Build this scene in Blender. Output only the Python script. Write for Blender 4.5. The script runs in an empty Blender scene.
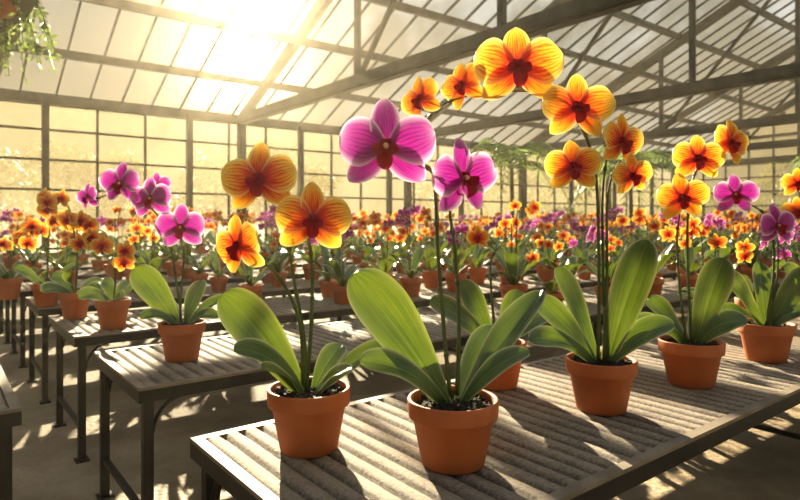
import bpy, math, random, bmesh
from mathutils import Vector, Matrix, noise
random.seed(7)
scene=bpy.context.scene
F=600.0; HZ=220.0
BENCH=0.48; CAMZ=BENCH+0.445
TH=math.atan2(.617,.787); cu,su=math.cos(TH),math.sin(TH)
def W3(s,t,z): return Vector((s*cu+t*su, s*su-t*cu, z))
def PX(px,py,Y): return Vector(((px-400)/F*Y, Y, CAMZ+(HZ-py)/F*Y))
try:
    scene.view_settings.view_transform='Standard'
except Exception as e: print(e)
for lk in ('Medium High Contrast','None'):
    try:
        scene.view_settings.look=lk; print('look',lk); break
    except Exception as e: print(e)

# ---------------------------------------------------------------- materials
def mat(name):
    m=bpy.data.materials.new(name); m.use_nodes=True
    nt=m.node_tree; nt.nodes.clear()
    out=nt.nodes.new('ShaderNodeOutputMaterial')
    return m,nt,out
def N(nt,t,**k):
    n=nt.nodes.new(t)
    for a,b in k.items(): setattr(n,a,b)
    return n
def ramp(nt,stops,interp='LINEAR'):
    r=N(nt,'ShaderNodeValToRGB'); cr=r.color_ramp; cr.interpolation=interp
    while len(cr.elements)<len(stops): cr.elements.new(.5)
    for e,(p,c) in zip(cr.elements,stops):
        e.position=p; e.color=(*c,1)
    return r
def math_(nt,op,a,b=None,c=None,clamp=False):
    n=N(nt,'ShaderNodeMath',operation=op); n.use_clamp=clamp
    for i,x in enumerate((a,b,c)):
        if x is None: continue
        if isinstance(x,(int,float)): n.inputs[i].default_value=x
        else: nt.links.new(x,n.inputs[i])
    return n.outputs[0]
def simple(name,c1,c2,scale=8,rough=.6,metal=0,bump=.0,bscale=60,detail=6,bdist=.01):
    m,nt,out=mat(name); L=nt.links.new
    tc=N(nt,'ShaderNodeTexCoord'); no=N(nt,'ShaderNodeTexNoise')
    no.inputs['Scale'].default_value=scale; no.inputs['Detail'].default_value=detail
    L(tc.outputs['Object'],no.inputs['Vector'])
    r=ramp(nt,[(.3,c1),(.7,c2)]); L(no.outputs['Fac'],r.inputs[0])
    b=N(nt,'ShaderNodeBsdfPrincipled'); L(r.outputs[0],b.inputs['Base Color'])
    b.inputs['Roughness'].default_value=rough; b.inputs['Metallic'].default_value=metal
    if bump>0:
        n2=N(nt,'ShaderNodeTexNoise'); n2.inputs['Scale'].default_value=bscale; n2.inputs['Detail'].default_value=5
        L(tc.outputs['Object'],n2.inputs['Vector'])
        bp=N(nt,'ShaderNodeBump'); bp.inputs['Strength'].default_value=bump; bp.inputs['Distance'].default_value=bdist
        L(n2.outputs['Fac'],bp.inputs['Height']); L(bp.outputs[0],b.inputs['Normal'])
    L(b.outputs[0],out.inputs[0]); return m
def mixc(nt,f,a,b):
    mx=N(nt,'ShaderNodeMix',data_type='RGBA')
    for sk,x in ((mx.inputs[0],f),(mx.inputs[6],a),(mx.inputs[7],b)):
        if isinstance(x,(int,float)): sk.default_value=x
        elif isinstance(x,tuple): sk.default_value=(*x,1)
        else: nt.links.new(x,sk)
    return mx.outputs[2]
def petal_mat(name,stops,vein,veinamt,edge,edgeamt,trans=.3,nv=8.):
    m,nt,out=mat(name); L=nt.links.new
    uv=N(nt,'ShaderNodeUVMap'); sp=N(nt,'ShaderNodeSeparateXYZ'); L(uv.outputs[0],sp.inputs[0])
    u=sp.outputs[0]; v=sp.outputs[1]
    av=math_(nt,'ABSOLUTE',math_(nt,'MULTIPLY_ADD',v,2.,-1.))
    av3=math_(nt,'POWER',av,3.)
    e=math_(nt,'ADD',math_(nt,'MULTIPLY',u,.85),math_(nt,'MULTIPLY',math_(nt,'MULTIPLY',av3,u),.4),clamp=True)
    cb=N(nt,'ShaderNodeCombineXYZ'); L(math_(nt,'MULTIPLY',v,9.),cb.inputs[0]); L(math_(nt,'MULTIPLY',u,4.),cb.inputs[1])
    no=N(nt,'ShaderNodeTexNoise'); no.inputs['Scale'].default_value=1.; no.inputs['Detail'].default_value=4
    L(cb.outputs[0],no.inputs['Vector'])
    nz=math_(nt,'SUBTRACT',no.outputs['Fac'],.5)
    r=ramp(nt,stops)
    e2=math_(nt,'ADD',e,math_(nt,'MULTIPLY',nz,.4),clamp=True)
    L(e2,r.inputs[0])
    ph=math_(nt,'ADD',math_(nt,'MULTIPLY',v,nv*math.pi),math_(nt,'MULTIPLY',nz,5.))
    vn=math_(nt,'POWER',math_(nt,'SUBTRACT',1.,math_(nt,'ABSOLUTE',math_(nt,'SINE',ph))),1.15)
    fade=math_(nt,'SUBTRACT',1.,math_(nt,'POWER',e,3.),clamp=True)
    c1=mixc(nt,math_(nt,'MULTIPLY',math_(nt,'MULTIPLY',vn,fade),veinamt,clamp=True),r.outputs[0],vein)
    ed=math_(nt,'MULTIPLY',math_(nt,'MAXIMUM',math_(nt,'MULTIPLY',math_(nt,'POWER',av,6.),math_(nt,'POWER',u,.5)),math_(nt,'POWER',u,9.)),edgeamt,clamp=True)
    c2=mixc(nt,ed,c1,edge)
    b=N(nt,'ShaderNodeBsdfPrincipled'); b.inputs['Roughness'].default_value=.45
    L(c2,b.inputs['Base Color'])
    bp=N(nt,'ShaderNodeBump'); bp.inputs['Strength'].default_value=.6; bp.inputs['Distance'].default_value=.002
    L(vn,bp.inputs['Height']); L(bp.outputs[0],b.inputs['Normal'])
    t=N(nt,'ShaderNodeBsdfTranslucent'); L(c2,t.inputs[0])
    ms=N(nt,'ShaderNodeMixShader'); ms.inputs[0].default_value=trans
    L(b.outputs[0],ms.inputs[1]); L(t.outputs[0],ms.inputs[2]); L(ms.outputs[0],out.inputs[0])
    return m
M_terra=simple('terracotta',(.38,.105,.03),(.54,.17,.055),10,.6,bump=.15,bscale=120,bdist=.003)
M_soil=simple('bark_soil',(.012,.009,.007),(.06,.045,.035),60,.9,bump=1,bscale=150)
M_stem=simple('stem_green',(.045,.075,.015),(.09,.12,.03),20,.45)
M_yel=petal_mat('petal_yellow',[(0,(.22,.0,.01)),(.16,(.42,.005,.01)),(.32,(.75,.06,.01)),(.46,(.97,.32,.01)),(.64,(1.,.62,.03)),(1,(1.,.80,.14))],(.52,.01,.005),1.0,(1.,.93,.45),.9,.28,11.)
M_pur=petal_mat('petal_magenta',[(0,(.25,.0,.06)),(.12,(.68,.14,.42)),(.26,(.46,.015,.29)),(.6,(.48,.02,.38)),(.85,(.60,.07,.52)),(1,(.88,.42,.80))],(.18,.0,.13),1.0,(1.,.85,.97),1.5,.26,11.)  # near-white edge colour paints in the backlit halo around the petals
M_lipr=petal_mat('lip_crimson',[(0,(.75,.25,.03)),(.25,(.48,.01,.02)),(.8,(.34,.0,.04)),(1,(.5,.01,.06))],(.15,0,.01),.5,(.6,.02,.07),.3,.2)
M_col=simple('column_cream',(.75,.3,.3),(.9,.65,.4),60,.4)
def leaf_mat():
    m,nt,out=mat('orchid_leaf'); L=nt.links.new
    uv=N(nt,'ShaderNodeUVMap'); sp=N(nt,'ShaderNodeSeparateXYZ'); L(uv.outputs[0],sp.inputs[0])
    u=sp.outputs[0]; v=sp.outputs[1]
    av=math_(nt,'ABSOLUTE',math_(nt,'MULTIPLY_ADD',v,2.,-1.))
    cb=N(nt,'ShaderNodeCombineXYZ'); L(math_(nt,'MULTIPLY',v,38.),cb.inputs[0]); L(math_(nt,'MULTIPLY',u,1.5),cb.inputs[1])
    no=N(nt,'ShaderNodeTexNoise'); no.inputs['Scale'].default_value=1.; no.inputs['Detail'].default_value=4
    L(cb.outputs[0],no.inputs['Vector'])
    tc=N(nt,'ShaderNodeTexCoord'); bl=N(nt,'ShaderNodeTexNoise'); bl.inputs['Scale'].default_value=12; L(tc.outputs['Object'],bl.inputs['Vector'])
    r=ramp(nt,[(.35,(.018,.062,.016)),(.65,(.05,.125,.026))]); L(no.outputs['Fac'],r.inputs[0])
    r3=ramp(nt,[(.45,(0,0,0)),(.72,(.55,.55,.55))]); L(bl.outputs['Fac'],r3.inputs[0])
    c0=mixc(nt,r3.outputs[0],r.outputs[0],(.17,.22,.045))
    mr=math_(nt,'SUBTRACT',1.,math_(nt,'MULTIPLY',av,14.),clamp=True)
    c1=mixc(nt,math_(nt,'MULTIPLY',mr,.6),c0,(.16,.28,.06))
    ed=math_(nt,'POWER',av,10.)
    c2=mixc(nt,math_(nt,'MULTIPLY',ed,.95),c1,(.85,.82,.45))  # pale highlight along the leaf margins, painted into the base colour
    b=N(nt,'ShaderNodeBsdfPrincipled'); b.inputs['Roughness'].default_value=.2; b.inputs['Specular IOR Level'].default_value=.75
    L(c2,b.inputs['Base Color'])
    bp=N(nt,'ShaderNodeBump'); bp.inputs['Strength'].default_value=.3; bp.inputs['Distance'].default_value=.003
    L(no.outputs['Fac'],bp.inputs['Height']); L(bp.outputs[0],b.inputs['Normal'])
    t=N(nt,'ShaderNodeBsdfTranslucent')
    r2=ramp(nt,[(.35,(.12,.22,.012)),(.65,(.32,.40,.03))]); L(no.outputs['Fac'],r2.inputs[0]); L(r2.outputs[0],t.inputs[0])
    ms=N(nt,'ShaderNodeMixShader'); ms.inputs[0].default_value=.15
    L(b.outputs[0],ms.inputs[1]); L(t.outputs[0],ms.inputs[2]); L(ms.outputs[0],out.inputs[0])
    return m
M_leaf=leaf_mat()
M_steel=simple('painted_steel',(.025,.028,.028),(.065,.065,.06),6,.5,.3)
M_dark=simple('dark_iron',(.02,.022,.025),(.05,.05,.05),12,.45,.7)
M_rim=simple('bronze_rim',(.16,.125,.09),(.27,.22,.165),14,.65,.0,bump=.1,bscale=90,bdist=.002)
def tray_mat():
    m,nt,out=mat('corrugated_tray'); L=nt.links.new
    tc=N(nt,'ShaderNodeTexCoord'); sp=N(nt,'ShaderNodeSeparateXYZ'); L(tc.outputs['Object'],sp.inputs[0])
    a=N(nt,'ShaderNodeTexNoise'); a.inputs['Scale'].default_value=9; a.inputs['Detail'].default_value=8; L(tc.outputs['Object'],a.inputs['Vector'])
    g=N(nt,'ShaderNodeTexNoise'); g.inputs['Scale'].default_value=150; g.inputs['Detail'].default_value=6; g.inputs['Roughness'].default_value=.75; L(tc.outputs['Object'],g.inputs['Vector'])
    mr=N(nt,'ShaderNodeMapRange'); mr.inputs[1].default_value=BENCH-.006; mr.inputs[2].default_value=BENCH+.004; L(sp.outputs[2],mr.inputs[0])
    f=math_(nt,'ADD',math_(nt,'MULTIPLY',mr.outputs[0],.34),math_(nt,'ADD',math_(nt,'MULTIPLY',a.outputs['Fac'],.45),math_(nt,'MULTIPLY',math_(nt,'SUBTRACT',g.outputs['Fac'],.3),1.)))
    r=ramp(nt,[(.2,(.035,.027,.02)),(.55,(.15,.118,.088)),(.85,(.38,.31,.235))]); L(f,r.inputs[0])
    b=N(nt,'ShaderNodeBsdfPrincipled'); L(r.outputs[0],b.inputs['Base Color']); b.inputs['Roughness'].default_value=.75
    bp=N(nt,'ShaderNodeBump'); bp.inputs['Strength'].default_value=.9; bp.inputs['Distance'].default_value=.007
    L(g.outputs['Fac'],bp.inputs['Height']); L(bp.outputs[0],b.inputs['Normal']); L(b.outputs[0],out.inputs[0]); return m
M_tray=tray_mat()
M_knee=simple('knee_wall_concrete',(.2,.19,.15),(.34,.32,.26),4,.9,bump=.3,bscale=30)
M_bark=simple('tree_bark',(.06,.045,.03),(.14,.1,.06),12,.9,bump=.6,bscale=30)
def foliage(name,c1,c2,tr,f=.4):
    m,nt,out=mat(name); L=nt.links.new
    tc=N(nt,'ShaderNodeTexCoord'); no=N(nt,'ShaderNodeTexNoise'); no.inputs['Scale'].default_value=5
    L(tc.outputs['Object'],no.inputs['Vector']); r=ramp(nt,[(.3,c1),(.7,c2)]); L(no.outputs['Fac'],r.inputs[0])
    b=N(nt,'ShaderNodeBsdfPrincipled'); b.inputs['Roughness'].default_value=.5; L(r.outputs[0],b.inputs['Base Color'])
    t=N(nt,'ShaderNodeBsdfTranslucent'); t.inputs[0].default_value=(*tr,1)
    ms=N(nt,'ShaderNodeMixShader'); ms.inputs[0].default_value=f
    L(b.outputs[0],ms.inputs[1]); L(t.outputs[0],ms.inputs[2]); L(ms.outputs[0],out.inputs[0]); return m
M_fol=foliage('tree_foliage',(.14,.15,.05),(.22,.22,.08),(.3,.28,.08),.35)
M_frond=foliage('frond_green',(.10,.17,.06),(.17,.25,.09),(.28,.38,.10))
def glass(name,f,col):
    m,nt,out=mat(name); L=nt.links.new
    tc=N(nt,'ShaderNodeTexCoord'); no=N(nt,'ShaderNodeTexNoise'); no.inputs['Scale'].default_value=1.3; no.inputs['Detail'].default_value=5
    L(tc.outputs['Object'],no.inputs['Vector'])
    mr=N(nt,'ShaderNodeMapRange'); mr.inputs[1].default_value=.3; mr.inputs[2].default_value=.7; mr.inputs[3].default_value=f*.7; mr.inputs[4].default_value=f*1.3
    L(no.outputs['Fac'],mr.inputs[0])
    tp=N(nt,'ShaderNodeBsdfTransparent'); tp.inputs[0].default_value=(.97,.98,.97,1)
    tl=N(nt,'ShaderNodeBsdfTranslucent'); tl.inputs[0].default_value=(*col,1)
    ms=N(nt,'ShaderNodeMixShader'); L(mr.outputs[0],ms.inputs[0]); L(tp.outputs[0],ms.inputs[1]); L(tl.outputs[0],ms.inputs[2])
    L(ms.outputs[0],out.inputs[0]); return m
M_gwall=glass('misted_glass',.55,(.18,.16,.105))
M_groof=glass('roof_glass',.05,(.4,.43,.45))
def floor_mat():
    m,nt,out=mat('concrete_floor'); L=nt.links.new
    tc=N(nt,'ShaderNodeTexCoord')
    a=N(nt,'ShaderNodeTexNoise'); a.inputs['Scale'].default_value=1.5; a.inputs['Detail'].default_value=10; a.inputs['Roughness'].default_value=.7
    L(tc.outputs['Object'],a.inputs['Vector'])
    r=ramp(nt,[(.3,(.15,.11,.065)),(.5,(.32,.24,.15)),(.7,(.50,.39,.26))]); L(a.outputs['Fac'],r.inputs[0])
    v=N(nt,'ShaderNodeTexNoise'); v.inputs['Scale'].default_value=45; v.inputs['Detail'].default_value=8; L(tc.outputs['Object'],v.inputs['Vector'])
    b=N(nt,'ShaderNodeBsdfPrincipled'); L(r.outputs[0],b.inputs['Base Color']); b.inputs['Roughness'].default_value=.75
    bp=N(nt,'ShaderNodeBump'); bp.inputs['Strength'].default_value=.6; bp.inputs['Distance'].default_value=.01
    L(v.outputs['Fac'],bp.inputs['Height']); L(bp.outputs[0],b.inputs['Normal']); L(b.outputs[0],out.inputs[0]); return m
M_floor=floor_mat()
M_ground=simple('outdoor_grass',(.10,.13,.04),(.2,.22,.08),2,.9)

# ---------------------------------------------------------------- mesh builder
class MB:
    def __init__(s): s.v=[];s.f=[];s.m=[];s.uv=[];s.sm=[];s.mats=[]
    def mi(s,m):
        if m not in s.mats: s.mats.append(m)
        return s.mats.index(m)
    def face(s,idx,m,uv=None,smooth=True):
        s.f.append(idx); s.m.append(s.mi(m)); s.uv.append(uv or [(0,0)]*len(idx)); s.sm.append(smooth)
    def grid(s,P,m,closed=False,smooth=True):
        nu=len(P); nv=len(P[0]); b=len(s.v)
        for row in P: s.v.extend([tuple(p) for p in row])
        for i in range(nu-1):
            for j in range(nv if closed else nv-1):
                j2=(j+1)%nv
                u0,u1=i/(nu-1),(i+1)/(nu-1); d=nv if closed else nv-1; v0,v1=j/d,(j+1)/d
                s.face([b+i*nv+j,b+i*nv+j2,b+(i+1)*nv+j2,b+(i+1)*nv+j],m,[(u0,v0),(u0,v1),(u1,v1),(u1,v0)],smooth)
    def tube(s,pts,r,m,n=8,cap=True):
        pts=[Vector(p) for p in pts]; k=len(pts)
        R=r if isinstance(r,(list,tuple)) else [r]*k
        rows=[]; prev=None
        for i,p in enumerate(pts):
            t=(pts[min(i+1,k-1)]-pts[max(i-1,0)]).normalized()
            if prev is None:
                a=Vector((0,0,1)) if abs(t.z)<.9 else Vector((1,0,0)); x=t.cross(a).normalized()
            else:
                x=(prev-t*prev.dot(t)).normalized()
            prev=x; y=t.cross(x)
            rows.append([p+(x*math.cos(2*math.pi*j/n)+y*math.sin(2*math.pi*j/n))*R[i] for j in range(n)])
        b=len(s.v); s.grid(rows,m,True)
        if cap:
            s.face([b+j for j in range(n)][::-1],m); s.face([b+(k-1)*n+j for j in range(n)],m)
    def beam(s,p,q,w,h,m,up=Vector((0,0,1))):
        p=Vector(p);q=Vector(q); t=(q-p).normalized()
        x=t.cross(up)
        if x.length<1e-3: x=t.cross(Vector((cu,su,0)))
        x.normalize(); y=x.cross(t)
        b=len(s.v)
        for c in (p,q):
            for a,d in ((-1,-1),(1,-1),(1,1),(-1,1)): s.v.append(tuple(c+x*a*w/2+y*d*h/2))
        for f in ([0,1,2,3],[7,6,5,4],[0,4,5,1],[1,5,6,2],[2,6,7,3],[3,7,4,0]):
            s.face([b+i for i in f],m,None,False)
    def box(s,x0,x1,y0,y1,z0,z1,m):
        b=len(s.v)
        for z in (z0,z1):
            for x,y in ((x0,y0),(x1,y0),(x1,y1),(x0,y1)): s.v.append((x,y,z))
        for f in ([3,2,1,0],[4,5,6,7],[0,1,5,4],[1,2,6,5],[2,3,7,6],[3,0,4,7]):
            s.face([b+i for i in f],m,None,False)
    def lathe(s,prof,m,c=(0,0,0),n=40):
        rows=[[Vector((c[0]+r*math.cos(2*math.pi*j/n),c[1]+r*math.sin(2*math.pi*j/n),c[2]+z)) for j in range(n)] for r,z in prof]
        s.grid(rows,m,True)
    def mesh(s,name):
        me=bpy.data.meshes.new(name); me.from_pydata([tuple(v) for v in s.v],[],s.f)
        for m in s.mats: me.materials.append(m)
        me.polygons.foreach_set('material_index',s.m); me.polygons.foreach_set('use_smooth',s.sm)
        uvl=me.uv_layers.new(name='UVMap'); flat=[]
        for f in s.uv:
            for a in f: flat.extend(a)
        uvl.data.foreach_set('uv',flat); me.update(); return me
    def obj(s,name,loc=(0,0,0),rz=0,parent=None):
        o=bpy.data.objects.new(name,s.mesh(name)); scene.collection.objects.link(o)
        o.location=loc; o.rotation_euler=(0,0,rz)
        if parent: o.parent=parent
        return o
def catmull(P,n=8):
    P=[Vector(p) for p in P]; Q=[P[0]*2-P[1]]+P+[P[-1]*2-P[-2]]; out=[]
    for i in range(1,len(Q)-2):
        a,b,c,d=Q[i-1],Q[i],Q[i+1],Q[i+2]
        for k in range(n):
            t=k/n; out.append(.5*((2*b)+(c-a)*t+(2*a-5*b+4*c-d)*t*t+(3*b-a-3*c+d)*t**3))
    out.append(P[-1]); return out

# ---------------------------------------------------------------- orchid parts
def petal(B,Mx,ang,L,hw,m,nu,nv,base=.3,peak=.45,cup=.12,back=.1,ruf=.0,z0=0.,tiltz=0.,seed=0,point=0.):
    ca,sa=math.cos(ang),math.sin(ang); rows=[]
    for i in range(nu+1):
        th=math.pi*i/nu; x=(1-math.cos(th))/2
        w=(max(0,1-((x-peak)/(1-peak))**2))**(.5+point) if x>=peak else base+(1-base)*math.sin(math.pi/2*x/peak)**1.1
        w*=hw
        row=[]
        for j in range(nv+1):
            v=-1+2*j/nv
            px=x*L; py=v*w
            z=z0+cup*L*(v*v)*(w/hw)**2*.6 - back*L*x*x + tiltz*x*L + ruf*L*abs(v)**1.5*math.sin(x*9+v*4+seed)*x
            row.append(Mx@Vector((px*ca-py*sa,px*sa+py*ca,z)))
        rows.append(row)
    B.grid(rows,m)
def flower(B,pos,face,D,kind,roll=0.,q=2,seed=0):
    f=Vector(face).normalized(); x=Vector((0,0,1)).cross(f).normalized(); y=f.cross(x)
    R=Matrix.Rotation(roll,3,'Z')
    M3=Matrix((x,y,f)).transposed()@R
    Mx=Matrix.Translation(pos)@M3.to_4x4()
    m=M_yel if kind=='y' else M_pur
    nu,nv={0:(5,2),1:(8,5),2:(18,14)}[q]
    rr=random.Random(seed)
    j=lambda a: rr.uniform(-a,a)
    sw=.165 if q else .13
    for k,a in enumerate((90,222,318)):
        petal(B,Mx,math.radians(a+j(5)),D*.52*(1+j(.05)),D*sw,m,nu,nv,base=.35,peak=.48,cup=.16,back=.12+j(.06),ruf=.04,z0=-.02*D,seed=k+seed,point=.18)
    for k,a in enumerate((14,166)):
        petal(B,Mx,math.radians(a+j(4)),D*.52*(1+j(.04)),D*(.27 if q else .23),m,nu,nv,base=.16,peak=.56,cup=-.10,back=.04+j(.08),ruf=.09,z0=.018*D,tiltz=.10,seed=k*2+seed)
    if q==0:
        petal(B,Mx,math.radians(270),D*.2,D*.09,M_lipr,3,2,z0=.03*D,tiltz=.7,back=.3)
        petal(B,Mx,math.radians(90),D*.1,D*.07,M_lipr,3,2,z0=.03*D,tiltz=.5,back=.3); return
    n2,v2=(10,8) if q==2 else (5,4)
    petal(B,Mx,math.radians(270),D*.24,D*.085,M_lipr,n2,v2,base=.5,peak=.6,z0=.02*D,tiltz=.95,back=.75,cup=.5,seed=seed)
    for a in (205,335):
        petal(B,Mx,math.radians(a),D*.15,D*.065,M_lipr,n2,v2,base=.4,peak=.55,z0=.015*D,tiltz=1.0,back=.2,cup=.8)
    for a in (60,120):
        petal(B,Mx,math.radians(a),D*.10,D*.04,M_lipr,n2,v2,base=.4,peak=.55,z0=.02*D,tiltz=.35,back=.1,cup=.6)
    rows=[]
    for i in range(7):
        th=math.pi*i/6; r=max(.0005,math.sin(th))*D*.03
        c=Vector((0,D*(.015),D*(.06-.055*math.cos(th))))
        rows.append([Mx@(c+Vector((r*math.cos(a*math.pi/4),r*1.1*math.sin(a*math.pi/4),0))) for a in range(8)])
    B.grid(rows,M_col if kind=='p' else M_lipr,True)
def leaf(B,p0,p1,p2,hw,nrm,q=2,fold=.22,twist=0.):
    nu,nv={0:(6,2),1:(12,4),2:(26,10)}[q]; nrm=Vector(nrm).normalized(); rows=[]
    hw=hw*1.12
    for i in range(nu+1):
        k=i/nu; x=1-(1-k)**1.7
        p=p0*(1-x)**2+p1*2*x*(1-x)+p2*x*x; t=((p1-p0)*(1-x)+(p2-p1)*x).normalized()
        sd=t.cross(nrm).normalized()
        nn=sd.cross(t).normalized()
        if nn.dot(nrm)<0: nn=-nn
        w=hw*1.55*((x*.9+.06)**.72)*max(0,(1-x**3.0))**.5
        row=[]
        for jn in range(nv+1):
            v=-1+2*jn/nv
            row.append(p+sd*v*w+nn*(fold*w*(abs(v)**1.2)*(1-.5*x)-.05*hw*(1-min(1,abs(v)*5))) + nn*hw*.10*math.sin(x*7+v*2.5))
        rows.append(row)
    B.grid(rows,M_leaf)
def pot(B,rim=.081,h=.118,q=2,seed=0):
    k=rim/.081; n={0:14,1:24,2:48}[q]
    prof=[(.001,0),(.053*k,0),(.056*k,.003),(.0715*k,h-.034),(.0735*k,h-.032),(.079*k,h-.031),(.0795*k,h-.028),(.081*k,h-.003),(.0795*k,h),(.075*k,h),(.073*k,h-.003),(.071*k,h-.022)]
    B.lathe(prof,M_terra,n=n)
    rr=random.Random(seed); rows=[]; nr={0:2,1:4,2:9}[q]
    for i in range(nr+1):
        r=.0725*k*(1-i/nr)+.0005
        rows.append([Vector((r*math.cos(2*math.pi*j/n),r*math.sin(2*math.pi*j/n),h-.017+(.006*(1-(r/.0725/k)**2)+rr.uniform(-.0025,.0035)*(q>0) if i else 0))) for j in range(n)])
    B.grid(rows,M_soil,True)
    if q==2:
        for _ in range(130):
            a=rr.uniform(0,6.28); r=.066*k*math.sqrt(rr.random()); c=Vector((r*math.cos(a),r*math.sin(a),h-.011+rr.uniform(0,.004)))
            e=rr.uniform(.003,.0065); b=len(B.v)
            Rm=Matrix.Rotation(rr.uniform(0,3),3,(rr.random(),rr.random(),rr.random()+.1))
            for z in (-.5,.5):
                for xx,yy in ((-1,-.7),(1,-.8),(.8,.7),(-.9,.8)): B.v.append(tuple(c+Rm@Vector((xx*e,yy*e,z*e*1.1))))
            for f in ([3,2,1,0],[4,5,6,7],[0,1,5,4],[1,2,6,5],[2,3,7,6],[3,0,4,7]): B.face([b+ii for ii in f],M_soil,None,False)
PZ=BENCH+.0045
def build_hero(pos,leaves,stems,flowers,rim=.081,q=2,seed=0,name='potted_orchid'):
    base=Vector(pos); B=MB(); pot(B,rim,q=q,seed=seed)
    top=Vector((0,0,.10))
    for i,lf in enumerate(leaves):
        tip,hw=lf[0]-base,lf[1]; lift=lf[2] if len(lf)>2 else .04; nrm=lf[3] if len(lf)>3 else (0,-.6,.8)
        d=tip-top; a0=top+Vector((d.x,d.y,0)).normalized()*.012
        mid=a0.lerp(tip,.5)+Vector((0,0,lift))
        leaf(B,a0,mid,tip,hw,nrm,q)
    allp=[]
    for st in stems:
        P=catmull([p-base for p in st],8); allp.append(P)
        k=len(P); B.tube(P,[.0042-.0022*i/k for i in range(k)],M_stem,8 if q>1 else 5)
        if q>0:
            for i in range(5,k-2,7):
                p=P[i]; t=(P[i+1]-P[i-1]).normalized()
                B.tube([p-t*.006,p,p+t*.008],[.003,.005,.003],M_stem,8)
    for i,fl in enumerate(flowers):
        p=fl[0]-base; D=fl[1]; kind=fl[2]; face=Vector(fl[3]).normalized(); roll=fl[4] if len(fl)>4 else 0
        flower(B,p,face,D,kind,roll,q,seed+i)
        best=min((pt for P in allp for pt in P[len(P)//3:]),key=lambda a:(a-(p-face*.03)).length)
        m1=(best+p-face*.03)/2-face*.015
        B.tube(catmull([best,m1,p-face*.004],4),[.002]*9,M_stem,6)
    return B.obj(name,base)
def base(px,Y): return Vector(((px-400)/F*Y,Y,PZ))
# 1
Y=1.16
build_hero(base(309,Y),
 [(PX(222,294,Y-.02),.040,.035,(.25,-.95,.25)),(PX(234,350,Y-.1),.022,.06,(0,-.7,.7)),(PX(396,342,Y-.02),.022,.035,(-.1,-.55,.85)),
  (PX(342,345,Y+.1),.022,.03,(0,-.8,.6)),(PX(262,368,Y-.12),.018,.03),(PX(350,370,Y-.1),.018,.03)],
 [[PX(306,392,Y),PX(311,330,Y),PX(312,270,Y),PX(306,232,Y),PX(288,207,Y),PX(266,196,Y)],
  [PX(303,392,Y),PX(301,330,Y-.02),PX(287,290,Y-.03),PX(268,266,Y-.04),PX(248,258,Y-.04)],
  [PX(308,392,Y),PX(303,330,Y+.02),PX(291,262,Y+.02),PX(290,225,Y+.02)]],
 [(PX(259,180,Y-.04),.140,'y',(-.1,-1,.1),.1),(PX(313,221,Y-.05),.136,'y',(.15,-1,.05),-.05),(PX(239,246,Y-.07),.115,'y',(-.55,-.85,-.1),.25)],rim=.080,seed=1)
# 2
Y=1.09
build_hero(base(453,Y),
 [(PX(353,274,Y-.03),.046,.035,(.3,-.95,.3)),(PX(543,290,Y+.06),.030,.025,(-.5,-.6,.65)),(PX(360,362,Y-.1),.024,.055,(0,-.7,.7)),
  (PX(530,352,Y-.02),.02,.045),(PX(402,335,Y+.1),.026,.03),(PX(495,325,Y+.12),.026,.03)],
 [[PX(450,395,Y),PX(444,330,Y),PX(438,250,Y),PX(435,190,Y),PX(430,170,Y),PX(408,157,Y)],
  [PX(457,395,Y),PX(459,320,Y),PX(455,250,Y),PX(450,210,Y),PX(456,188,Y)]],
 [(PX(387,148,Y-.04),.168,'p',(-.12,-1,.06),.0),(PX(463,179,Y-.04),.14,'p',(.62,-.8,.0),.1)],rim=.083,seed=2)
# 3
Y=1.40
build_hero(base(601,Y),
 [(PX(648,240,Y-.02),.040,.03,(-.35,-.9,.25)),(PX(529,340,Y-.08),.027,.055,(0,-.7,.7)),(PX(536,298,Y+.03),.030,.03,(.2,-.9,.4)),(PX(675,325,Y-.05),.028,.055,(0,-.7,.7)),
  (PX(558,266,Y+.12),.026,.03,(.2,-.9,.4)),(PX(630,300,Y+.1),.026,.02)],
 [[PX(598,362,Y),PX(599,290,Y),PX(597,190,Y),PX(589,145,Y-.02),PX(570,112,Y-.03),PX(535,92,Y-.03),PX(480,94,Y-.03),PX(444,104,Y-.03),PX(424,122,Y-.03)],
  [PX(604,362,Y),PX(607,280,Y),PX(607,210,Y),PX(611,180,Y),PX(620,160,Y)],
  [PX(607,362,Y),PX(603,270,Y+.01),PX(603,190,Y+.01),PX(610,140,Y+.01)]],
 [(PX(577,108,Y-.08),.152,'y',(.05,-1,.05),0),(PX(517,68,Y-.09),.192,'y',(0,-1,.05),.05),(PX(463,85,Y-.04),.11,'y',(-.65,-.8,0),.3),(PX(421,99,Y-.05),.11,'y',(-.75,-.7,0),.3),
  (PX(573,167,Y-.07),.122,'y',(-.1,-1,0),.1),(PX(621,142,Y-.04),.125,'y',(.5,-.9,0),-.1),(PX(632,176,Y-.05),.10,'y',(.3,-1,-.1),.1)],seed=3)
# 4
Y=1.615
build_hero(base(691,Y),
 [(PX(724,258,Y-.02),.040,.03,(-.3,-.9,.3)),(PX(634,326,Y-.08),.030,.055,(0,-.7,.7)),(PX(748,322,Y-.06),.030,.055,(0,-.7,.7)),(PX(648,298,Y+.05),.032,.03,(.3,-.8,.5)),(PX(705,300,Y+.1),.03,.03)],
 [[PX(687,345,Y),PX(680,290,Y),PX(677,240,Y),PX(680,212,Y)],
  [PX(692,345,Y),PX(688,270,Y),PX(688,215,Y),PX(693,180,Y),PX(703,162,Y),PX(722,152,Y)]],
 [(PX(697,159,Y-.06),.13,'y',(-.1,-1,.05),0),(PX(682,198,Y-.07),.125,'y',(-.2,-1,0),.1),(PX(730,143,Y-.03),.125,'y',(.35,-1,0),-.2)],rim=.083,seed=4)
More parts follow.
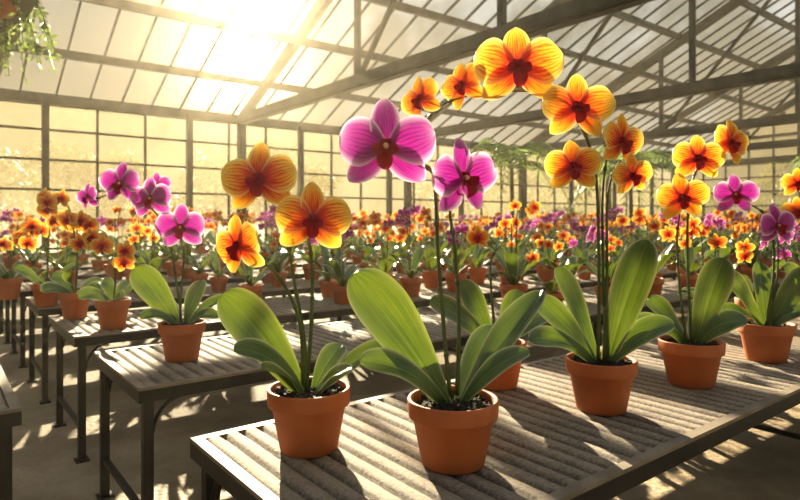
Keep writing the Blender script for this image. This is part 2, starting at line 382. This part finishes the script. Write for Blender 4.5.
# 5
Y=1.89
build_hero(base(766,Y),
 [(PX(726,274,Y-.02),.038,.03,(.3,-.8,.4)),(PX(812,268,Y-.02),.036,.03,(-.3,-.8,.4)),(PX(722,312,Y-.06),.026,.05),(PX(815,312,Y-.05),.028,.05),(PX(760,262,Y+.1),.03,.02,(0,-1,.3))],
 [[PX(766,325,Y),PX(773,280,Y),PX(773,240,Y),PX(765,215,Y),PX(748,203,Y)],[PX(768,325,Y),PX(777,280,Y),PX(778,240,Y)]],
 [(PX(735,195,Y-.05),.125,'p',(-.25,-1,.05),0),(PX(777,226,Y-.05),.13,'p',(.2,-1,0),.1)],rim=.082,seed=5)
# 6
Y=1.60
build_hero(base(497,Y),
 [(PX(430,300,Y-.02),.03,.035,(.3,-.8,.4)),(PX(548,318,Y-.02),.028,.04),(PX(462,280,Y+.05),.03,.02,(.1,-.9,.3)),(PX(520,290,Y+.05),.028,.03)],
 [[PX(497,348,Y),PX(492,300,Y),PX(491,262,Y),PX(500,245,Y)]],
 [(PX(478,238,Y-.03),.06,'y',(-.3,-1,0),0)],rim=.077,seed=6,q=1)
Y=2.2
build_hero(base(822,Y),
 [(PX(785,265,Y),.04,.03,(.3,-.8,.4)),(PX(860,270,Y),.04,.03,(-.3,-.8,.4)),(PX(790,300,Y-.06),.03,.05)],
 [[PX(822,315,Y),PX(818,250,Y),PX(806,215,Y),PX(798,190,Y)]],
 [(PX(797,184,Y-.03),.11,'y',(-.2,-1,0),0),(PX(797,212,Y-.03),.11,'y',(-.2,-1,0),0),(PX(818,200,Y-.03),.11,'y',(.2,-1,0),0)],seed=8,q=1)
Y=1.90
build_hero(base(182,Y),
 [(PX(134,268,Y-.02),.042,.03,(.3,-.9,.3)),(PX(228,298,Y-.02),.024,.04),(PX(140,318,Y-.08),.022,.05),(PX(218,318,Y-.06),.022,.05),(PX(203,280,Y+.08),.03,.03,(-.2,-.8,.5)),(PX(160,300,Y+.1),.028,.02)],
 [[PX(180,330,Y),PX(181,290,Y),PX(184,255,Y),PX(180,240,Y)],
  [PX(183,330,Y),PX(176,280,Y+.02),PX(168,235,Y+.02),PX(148,205,Y),PX(120,193,Y),PX(92,200,Y)]],
 [(PX(181,228,Y-.05),.15,'p',(.1,-1,.05),0),(PX(151,199,Y-.05),.135,'p',(-.1,-1,0),.1),(PX(121,184,Y-.05),.135,'p',(-.15,-1,0),0),(PX(88,197,Y-.02),.09,'p',(-.5,-.9,0),.2),(PX(158,185,Y+.06),.08,'p',(.3,-1,0),.2)],rim=.072,seed=9)
def midplant(px,Y,top,kind,nf,seed,rim=.068,lean=-20):
    rr=random.Random(seed); b=base(px,Y)
    by=HZ+ (0.445-.1)*F/Y
    L=[]
    for i in range(5):
        a=2*math.pi*i/5+rr.uniform(-.3,.3); d=rr.uniform(.12,.17)
        L.append((b+Vector((math.cos(a)*d,math.sin(a)*d*.8,.1+rr.uniform(.03,.13))),rr.uniform(.025,.032),rr.uniform(.03,.05),(-math.cos(a)*.3,-.6,.7)))
    st=[];fl=[]
    for sidx in range(2):
        l=lean*(1 if sidx==0 else -.5); tp=top+sidx*14
        S=[PX(px,by,Y),PX(px+2,(by+tp)/2+10,Y),PX(px+l*.3,tp+10,Y),PX(px+l,tp,Y),PX(px+l*1.7,tp+8,Y)]
        st.append(S)
        for i in range(nf//2):
            c=catmull(S,6)[-1-int(i*14/(nf//2))]
            fl.append((c+Vector((rr.uniform(-.04,.04),-.03+rr.uniform(-.02,.02),rr.uniform(-.05,.025))),rr.uniform(.078,.095),kind,(rr.uniform(-.4,.4),-1,rr.uniform(-.1,.1)),rr.uniform(-.3,.3)))
    build_hero(b,L,st,fl,rim=rim,q=1,seed=seed)
midplant(113,2.45,230,'y',6,21,lean=-14)
midplant(75,2.70,200,'y',8,22,lean=-18)
midplant(46,3.07,213,'y',8,23,lean=16)
midplant(9,3.35,228,'y',6,24,lean=12)

# ---------------------------------------------------------------- background orchids (instanced masses)
def variant(kind,seed,q=0):
    rr=random.Random(seed); B=MB(); pot(B,.07,q=q,h=.11,seed=seed)
    top=Vector((0,0,.095))
    for i in range(7):
        a=i*math.pi*2/7+rr.uniform(-.4,.4); d=rr.uniform(.12,.2)
        tip=Vector((math.cos(a)*d,math.sin(a)*d,.1+rr.uniform(.05,.22)))
        leaf(B,top,top.lerp(tip,.5)+Vector((0,0,.05)),tip,rr.uniform(.024,.034),(-math.cos(a)*.5,-math.sin(a)*.5,.8),1)
    for sidx in range(2 if seed%2 else 1):
        a=rr.uniform(0,6.28); h=rr.uniform(.36,.54); r=rr.uniform(.08,.16); dx=Vector((math.cos(a),math.sin(a),0))
        S=catmull([top,Vector((0,0,h*.5))+dx*.02,Vector((0,0,h*.9))+dx*.03,Vector((0,0,h))+dx*r*.6,Vector((0,0,h-.05))+dx*r*1.3],5)
        B.tube(S,.0032,M_stem,4,False)
        for i in range(3):
            p=S[-1-int(i*3.2)]; sgn=1 if i%2 else -1
            f=Vector((rr.uniform(-.8,.6),-1,rr.uniform(-.15,.15)))
            flower(B,p+Vector((sgn*.03+rr.uniform(-.015,.015),-.025,rr.uniform(-.03,.02))),f,rr.uniform(.065,.088),kind,rr.uniform(-.3,.3),q,seed+i)
    return B.mesh('orchid_variant')
VY=[variant('y',100+i) for i in range(5)]; VP=[variant('p',200+i) for i in range(4)]
mass=bpy.data.objects.new('potted_orchid_rows',None); scene.collection.objects.link(mass)
cnt=0
def putm(s,t,p_y=.64):
    global cnt
    me=random.choice(VY) if random.random()<p_y else random.choice(VP)
    o=bpy.data.objects.new('potted_orchid_row_plant',me); scene.collection.objects.link(o); o.parent=mass
    o.location=W3(s,t,PZ); o.rotation_euler=(0,0,random.uniform(-.6,.6)); sc=random.uniform(.82,1.04); o.scale=(sc,)*3; cnt+=1
rowc=[(-2.82-.93*(k-3)) for k in range(3,9)]
for k,tc in enumerate(rowc):
    for off in (-.13,.13):
        s=.62+random.uniform(0,.1)
        if k==0: s=1.75 if off>0 else 1.35
        if k==1: s=1.0 
        if k==2: s=.7
        while s<15.5:
            putm(s+random.uniform(-.04,.04),tc+off+random.uniform(-.02,.02)); s+=.42 if k<3 else .52
for off in (-.12,.12):
    s=2.35
    while s<12: putm(s,-1.935+off,.5); s+=.45
for s in (2.35,2.75): putm(s,-1.08,.6)
s=3.3
while s<9: putm(s,-.9+random.uniform(-.15,.15),.6); s+=.42

# ---------------------------------------------------------------- benches
def bench_mesh(Lb,Wb):
    B=MB(); H=BENCH; e=.022
    n=int((Lb-2*e)/.004); rows=[]
    for i in range(n+1):
        x=-Lb/2+e+(Lb-2*e)*i/n; z=.004-.010*(1-abs(math.sin(x*math.pi/.040)))**2
        rows.append([Vector((x,-Wb/2+e,z+H)),Vector((x,0,z+H)),Vector((x,Wb/2-e,z+H))])
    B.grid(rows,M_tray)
    B.box(-Lb/2+e,Lb/2-e,-Wb/2+e,Wb/2-e,H-.03,H-.016,M_dark)
    for sg in (-1,1):
        y0,y1=(-Wb/2,-Wb/2+e) if sg<0 else (Wb/2-e,Wb/2)
        B.box(-Lb/2,Lb/2,y0,y1,H-.004,H+.004,M_rim)
        ys=(-Wb/2,-Wb/2+.008) if sg<0 else (Wb/2-.008,Wb/2)
        B.box(-Lb/2,Lb/2,ys[0],ys[1],H-.036,H-.004,M_dark)
        x0,x1=(-Lb/2,-Lb/2+e) if sg<0 else (Lb/2-e,Lb/2)
        B.box(x0,x1,-Wb/2+e,Wb/2-e,H-.004,H+.004,M_rim)
        xs=(-Lb/2,-Lb/2+.008) if sg<0 else (Lb/2-.008,Lb/2)
        B.box(xs[0],xs[1],-Wb/2+.008,Wb/2-.008,H-.036,H-.004,M_dark)
    for x in (-Lb/2+.03,0,Lb/2-.03):
        for y in (-Wb/2+.03,Wb/2-.03):
            B.box(x-.013,x+.013,y-.013,y+.013,0,H-.03,M_dark)
            B.box(x-.024,x+.024,y-.024,y+.024,0,.008,M_dark)
            sy=1 if y<0 else -1
            B.tube([(x,y+sy*(.014+.08*(1-math.cos(a))),H-.13+.09*math.sin(a)) for a in [i*math.pi/12 for i in range(7)]],.005,M_dark,6)
            if abs(x)>.1:
                sx=1 if x<0 else -1
                B.tube([(x+sx*(.014+.08*(1-math.cos(a))),y,H-.13+.09*math.sin(a)) for a in [i*math.pi/12 for i in range(7)]],.005,M_dark,6)
        B.box(x-.008,x+.008,-Wb/2+.04,Wb/2-.04,.12,.136,M_dark)
    return B.mesh('greenhouse_bench')
LB=4.2
bmA=bench_mesh(LB,.628); bmB=bench_mesh(LB,.56)
def putb(me,s0,tc):
    o=bpy.data.objects.new('greenhouse_bench',me); scene.collection.objects.link(o)
    o.location=W3(s0+LB/2,tc,0); o.rotation_euler=(0,0,TH)
for i in range(3): putb(bmA,.415+i*(LB+.03),-.904)
for tc in [-1.935]+rowc:
    for i in range(4): 
        if .43+i*(LB+.03)+LB<17.6: putb(bmB,.43+i*(LB+.03),tc)
putb(bmB,.17-LB,-1.935)

# ---------------------------------------------------------------- greenhouse shell
S0,S1=-5.,17.9; T0,T1=-9.,2.; EV=2.5; TR=-3.5; RZ=EV+(TR-T0)*math.tan(math.radians(25))
def quadobj(name,pts,m):
    B=MB(); B.v=[tuple(p) for p in pts]; B.face(list(range(len(pts))),m,None,False); return B.obj(name)
quadobj('floor',[W3(S0-.2,T0-.2,0),W3(S1+.2,T0-.2,0),W3(S1+.2,T1+.2,0),W3(S0-.2,T1+.2,0)],M_floor)
G=MB(); G.v=[(-120,-120,-.03),(120,-120,-.03),(120,120,-.03),(-120,120,-.03)]; G.face([0,1,2,3],M_ground,None,False)
G.obj('ground_outside')
KW=.5
def sidewall(name,t,sg):
    B=MB()
    B.beam(W3(S0,t,KW/2),W3(S1,t,KW/2),.12,KW,M_knee)
    B.beam(W3(S0,t,EV),W3(S1,t,EV),.10,.14,M_steel)
    for z in (.55,.93,1.32,1.71,2.1): B.beam(W3(S0,t+sg*.02,z),W3(S1,t+sg*.02,z),.04,.03,M_steel)
    s=1.18-1.86*3; i=0
    while s<S1:
        if s>S0: 
            thick=(i%3==0); w=.08 if thick else .032
            B.beam(W3(s,t+sg*(.05 if thick else .02),KW),W3(s,t+sg*(.05 if thick else .02),EV),w,w,M_steel)
        s+=.62; i+=1
    B.obj(name)
sidewall('wall_back',T0,1); sidewall('wall_front',T1,-1)
quadobj('window_1',[W3(S0,T0,KW),W3(S1,T0,KW),W3(S1,T0,EV),W3(S0,T0,EV)],M_gwall)
quadobj('window_2',[W3(S0,T1,KW),W3(S1,T1,KW),W3(S1,T1,EV),W3(S0,T1,EV)],M_groof)
def roofz(t): return EV+((t-T0) if t<TR else (T1-t))*math.tan(math.radians(25))
for idx,(name,s) in enumerate((('wall_right',S1),('wall_left',S0))):
    B=MB(); B.beam(W3(s,T0,KW/2),W3(s,T1,KW/2),.12,KW,M_knee)
    for z in (.55,.93,1.32,1.71,2.1): B.beam(W3(s,T0,z),W3(s,T1,z),.03,.03,M_steel)
    for z in (EV,3.2,3.9,4.5):
        dt=(z-EV)/math.tan(math.radians(25)); B.beam(W3(s,T0+dt,z),W3(s,T1-dt,z),.06,.07,M_steel)
    t=T0+.62
    while t<T1: B.beam(W3(s,t,KW),W3(s,t,roofz(t)),.03,.03,M_steel); t+=.62
    B.obj(name)
    quadobj('window_%d'%(3+idx),[W3(s,T0,KW),W3(s,T1,KW),W3(s,T1,EV),W3(s,TR,RZ),W3(s,T0,EV)],M_gwall)
for nm,ta in (('ceiling',T0),('ceiling.001',T1)):
    B=MB(); B.v=[tuple(W3(S0,ta,EV+.05)),tuple(W3(S1,ta,EV+.05)),tuple(W3(S1,TR,RZ+.05)),tuple(W3(S0,TR,RZ+.05))]
    B.face([0,1,2,3],M_groof,None,False)
    s=S0+.3
    while s<S1:
        B.beam(W3(s,ta,EV+.03),W3(s,TR,RZ+.03),.020,.035,M_steel); s+=.40
    for k in range(1,7):
        f=k/6; t=ta+(TR-ta)*f; z=EV+(RZ-EV)*f
        B.beam(W3(S0,t,z-.03),W3(S1,t,z-.03),.055,.10,M_steel)
    B.obj(nm)
s=3.85-3.35*2
while s<S1-.5:
    B=MB()
    B.beam(W3(s,T0+.05,EV),W3(s,T1-.05,EV),.10,.15,M_steel)
    B.beam(W3(s,T0+.05,EV-.045),W3(s,T1-.05,EV-.045),.17,.02,M_steel)
    B.beam(W3(s,T0,EV-.02),W3(s,TR,RZ-.12),.09,.14,M_steel)
    B.beam(W3(s,T1,EV-.02),W3(s,TR,RZ-.12),.09,.14,M_steel)
    for t in (-5.7,-3.5,-1.3): B.beam(W3(s,t,EV),W3(s,t,roofz(t)-.12),.06,.06,M_steel)
    B.beam(W3(s,-5.7,EV),W3(s,-3.5,roofz(-3.5)-.2),.045,.045,M_steel)
    B.beam(W3(s,-1.3,EV),W3(s,-3.5,roofz(-3.5)-.2),.045,.045,M_steel)
    B.beam(W3(s,T0+.06,0),W3(s,T0+.06,EV),.11,.11,M_steel); B.beam(W3(s,T1-.06,0),W3(s,T1-.06,EV),.11,.11,M_steel)
    B.obj('roof_truss'); s+=3.35

# ---------------------------------------------------------------- foliage
def palm(loc,h,seed,n=18,fl=.9):
    rr=random.Random(seed); B=MB()
    B.lathe([(.001,0),(.13,0),(.16,.26),(.175,.26),(.175,.30),(.155,.30),(.15,.27),(.001,.27)],M_terra,n=24)
    B.tube([(0,0,.27),(.02,.0,h*.5),(0,0,h)],[.04,.032,.03],M_bark,10)
    for i in range(n):
        a=i*2.4+rr.uniform(-.2,.2); el=rr.uniform(.5,1.35); L=fl*rr.uniform(.8,1.15)
        d=Vector((math.cos(a),math.sin(a),0)); P=[]
        for k in range(17):
            x=k/16; P.append(Vector((0,0,h))+d*L*(x**.9)*math.cos(el*.7)+Vector((0,0,L*(1.5*math.sin(el)*x-1.35*x*x))))
        B.tube(P,.005,M_frond,4,False)
        sd=Vector((-d.y,d.x,0))
        for k in range(2,17):
            for sg in (-1,1):
                p=P[k]; l=(.22*math.sin(math.pi*(k/17)**.7)+.04)*fl; t=(P[k]-P[k-1]).normalized()
                q=p+(sd*sg*.8+t*.5+Vector((0,0,-.5))).normalized()*l; w=t*.010
                b=len(B.v); B.v+= [tuple(p-w),tuple(p+w),tuple((p+q)/2+w*1.4),tuple(q),tuple((p+q)/2-w*1.4)]
                B.face([b,b+1,b+2,b+3,b+4],M_frond,None,False)
    B.obj('potted_palm',loc)
palm(W3(6.9,-6.08,0),1.7,5,fl=1.1,n=18); palm(W3(8.6,-5.15,0),1.6,6,fl=1.15,n=18); palm(W3(12,-3.28,0),1.8,7,fl=1.2)
def leafcloud(B,c,r,n,ls,m,rr):
    for _ in range(n):
        v=Vector((rr.gauss(0,1),rr.gauss(0,1),rr.gauss(0,1))).normalized()*rr.random()**.4
        p=c+Vector((v.x*r[0],v.y*r[1],v.z*r[2]))
        a=Vector((rr.uniform(-1,1),rr.uniform(-1,1),rr.uniform(-1,.4))).normalized(); s_=a.cross(Vector((rr.random(),rr.random(),1))).normalized()
        l=ls*rr.uniform(.6,1.3); b=len(B.v)
        B.v+=[tuple(p),tuple(p+a*l*.5+s_*l*.25),tuple(p+a*l),tuple(p+a*l*.5-s_*l*.25)]
        B.face([b,b+1,b+2,b+3],m,None,False)
def treemesh(seed,h):
    rr=random.Random(seed); B=MB()
    B.tube(catmull([(0,0,0),(.05,0,h*.3),(-.05,.05,h*.6),(0,0,h*.85)],5),[.16-.008*i for i in range(16)],M_bark,8)
    for i in range(9):
        a=i*2.4; z=h*(.25+.07*i); d=Vector((math.cos(a),math.sin(a),.35)); L=h*.3*(1-.04*i)
        B.tube([Vector((0,0,z)),Vector((0,0,z))+d*L*.5,Vector((0,0,z+.1))+d*L],[.06,.04,.015],M_bark,6)
        leafcloud(B,Vector((0,0,z+.1))+d*L*.9,(h*.17,h*.17,h*.12),260,.2,M_fol,rr)
    leafcloud(B,Vector((0,0,h*.9)),(h*.2,h*.2,h*.15),300,.2,M_fol,rr)
    return B.mesh('tree')
TM=[treemesh(1,3.6),treemesh(2,3.0),treemesh(3,4.2)]
rr=random.Random(5)
for i in range(24):
    o=bpy.data.objects.new('tree',TM[i%3]); scene.collection.objects.link(o)
    o.location=W3(-2+i*1.5+rr.uniform(-.4,.4),-14-rr.uniform(0,6),-.03); o.rotation_euler=(0,0,rr.uniform(0,6)); sc=rr.uniform(.6,.85); o.scale=(sc,sc,sc)
for i in range(8):
    o=bpy.data.objects.new('tree',TM[i%3]); scene.collection.objects.link(o)
    o.location=W3(23+rr.uniform(0,4),-9+i*2,-.03); o.rotation_euler=(0,0,rr.uniform(0,6)); sc=rr.uniform(.9,1.2); o.scale=(sc,sc,sc)
B=MB(); c=PX(-2,14,4.2)
B.lathe([(.001,-.0),(.10,.0),(.15,.13),(.16,.13),(.16,.15),(.14,.15),(.001,.13)],M_terra,n=24)
for a in range(3): B.tube([Vector((.155*math.cos(a*2.1),.155*math.sin(a*2.1),.14)),Vector((0,0,.5)),],.003,M_dark,5)
tt=c.x*su-c.y*cu; B.tube([Vector((0,0,.5)),Vector((0,0,roofz(tt)-c.z-.05))],.003,M_dark,5)
r3=random.Random(4)
for i in range(34):
    a=r3.uniform(0,6.28); d=Vector((math.cos(a),math.sin(a),0)); L=r3.uniform(.2,.55)
    P=catmull([Vector((0,0,.13)),Vector((0,0,.2))+d*.14,Vector((0,0,.1))+d*(.17+L*.2),Vector((0,0,.1-L))+d*(.2+L*.45)],6)
    B.tube(P,.003,M_stem,4,False)
    for p in P[3:]: leafcloud(B,p,(.03,.03,.03),4,.055,M_frond,r3)
B.obj('hanging_basket_plant',c)

# ---------------------------------------------------------------- humid air inside the house
m,nt,out=mat('humid_air')
v1=N(nt,'ShaderNodeVolumeScatter'); v1.inputs['Color'].default_value=(1,.88,.68,1); v1.inputs['Density'].default_value=.0034; v1.inputs['Anisotropy'].default_value=.45
v2=N(nt,'ShaderNodeVolumeScatter'); v2.inputs['Color'].default_value=(1,.90,.70,1); v2.inputs['Density'].default_value=.0013; v2.inputs['Anisotropy'].default_value=.90
ad=N(nt,'ShaderNodeAddShader'); nt.links.new(v1.outputs[0],ad.inputs[0]); nt.links.new(v2.outputs[0],ad.inputs[1])
nt.links.new(ad.outputs[0],out.inputs['Volume'])
B=MB()
sec=[(T0+.1,.02),(T1-.1,.02),(T1-.1,EV),(TR,RZ-.02),(T0+.1,EV)]
for s in (S0+.1,S1-.1):
    for t,z in sec: B.v.append(tuple(W3(s,t,z)))
B.face([4,3,2,1,0],m,None,False); B.face([5,6,7,8,9],m,None,False)
for i in range(5): B.face([i,(i+1)%5,5+(i+1)%5,5+i],m,None,False)
ha=B.obj('humid_air')
bm=bmesh.new(); bm.from_mesh(ha.data); bmesh.ops.recalc_face_normals(bm,faces=bm.faces)
bm.to_mesh(ha.data); bm.free()

# ---------------------------------------------------------------- light
sd=Vector((-.263,1,.255)).normalized()
w=bpy.data.worlds.new('World'); scene.world=w; w.use_nodes=True; nt=w.node_tree; nt.nodes.clear(); L=nt.links.new
out=N(nt,'ShaderNodeOutputWorld'); bg=N(nt,'ShaderNodeBackground'); tc=N(nt,'ShaderNodeTexCoord')
vn=N(nt,'ShaderNodeVectorMath',operation='NORMALIZE'); L(tc.outputs['Generated'],vn.inputs[0])
dp=N(nt,'ShaderNodeVectorMath',operation='DOT_PRODUCT'); L(vn.outputs[0],dp.inputs[0]); dp.inputs[1].default_value=sd
d=math_(nt,'MAXIMUM',dp.outputs['Value'],0.)
g1=math_(nt,'MULTIPLY',math_(nt,'POWER',d,2500.),90.)
g2=math_(nt,'MULTIPLY',math_(nt,'POWER',d,300.),2.2)
g3=math_(nt,'MULTIPLY',math_(nt,'POWER',d,20.),.18)
gs=math_(nt,'ADD',math_(nt,'ADD',g1,g2),g3)
sx=N(nt,'ShaderNodeSeparateXYZ'); L(vn.outputs[0],sx.inputs[0])
r=ramp(nt,[(0,(.40,.31,.17)),(.12,(.32,.25,.14)),(.3,(.23,.22,.18)),(.7,(.42,.50,.58))]); L(sx.outputs[2],r.inputs[0])
no=N(nt,'ShaderNodeTexNoise'); no.inputs['Scale'].default_value=5.; no.inputs['Detail'].default_value=8; L(vn.outputs[0],no.inputs['Vector'])
cr=ramp(nt,[(.45,(0,0,0)),(.62,(.7,.7,.7))]); L(no.outputs['Fac'],cr.inputs[0])
rt=math_(nt,'MULTIPLY_ADD',sx.outputs[0],1.2,.42,clamp=True)
cl=math_(nt,'MULTIPLY',math_(nt,'MULTIPLY',cr.outputs[0],math_(nt,'MULTIPLY',sx.outputs[2],2.6,clamp=True)),math_(nt,'ADD',rt,.15),clamp=True)
mx=mixc(nt,cl,r.outputs[0],(.95,.97,.98))
vs=N(nt,'ShaderNodeVectorMath',operation='SCALE'); vs.inputs[0].default_value=(1.,.74,.40); L(gs,vs.inputs['Scale'])
va=N(nt,'ShaderNodeVectorMath',operation='ADD'); L(mx,va.inputs[0]); L(vs.outputs[0],va.inputs[1])
L(va.outputs[0],bg.inputs[0]); bg.inputs[1].default_value=1.; L(bg.outputs[0],out.inputs[0])
ld=bpy.data.lights.new('sun','SUN'); ld.energy=21; ld.angle=math.radians(.4); ld.color=(1,.84,.58)
lo=bpy.data.objects.new('sun',ld); scene.collection.objects.link(lo); lo.location=(-4,12,8)
lo.rotation_euler=Vector((-.263,1,.36)).to_track_quat('Z','Y').to_euler()

cd=bpy.data.cameras.new('camera'); co=bpy.data.objects.new('camera',cd); scene.collection.objects.link(co)
co.location=(0,0,CAMZ); co.rotation_euler=(math.pi/2,0,0); cd.lens=27; cd.sensor_width=36; cd.shift_y=-(250-HZ)/800; cd.clip_start=.02; cd.clip_end=500
cd.dof.use_dof=True; cd.dof.focus_distance=1.3; cd.dof.aperture_fstop=5.6
scene.camera=co
print('mass',cnt)
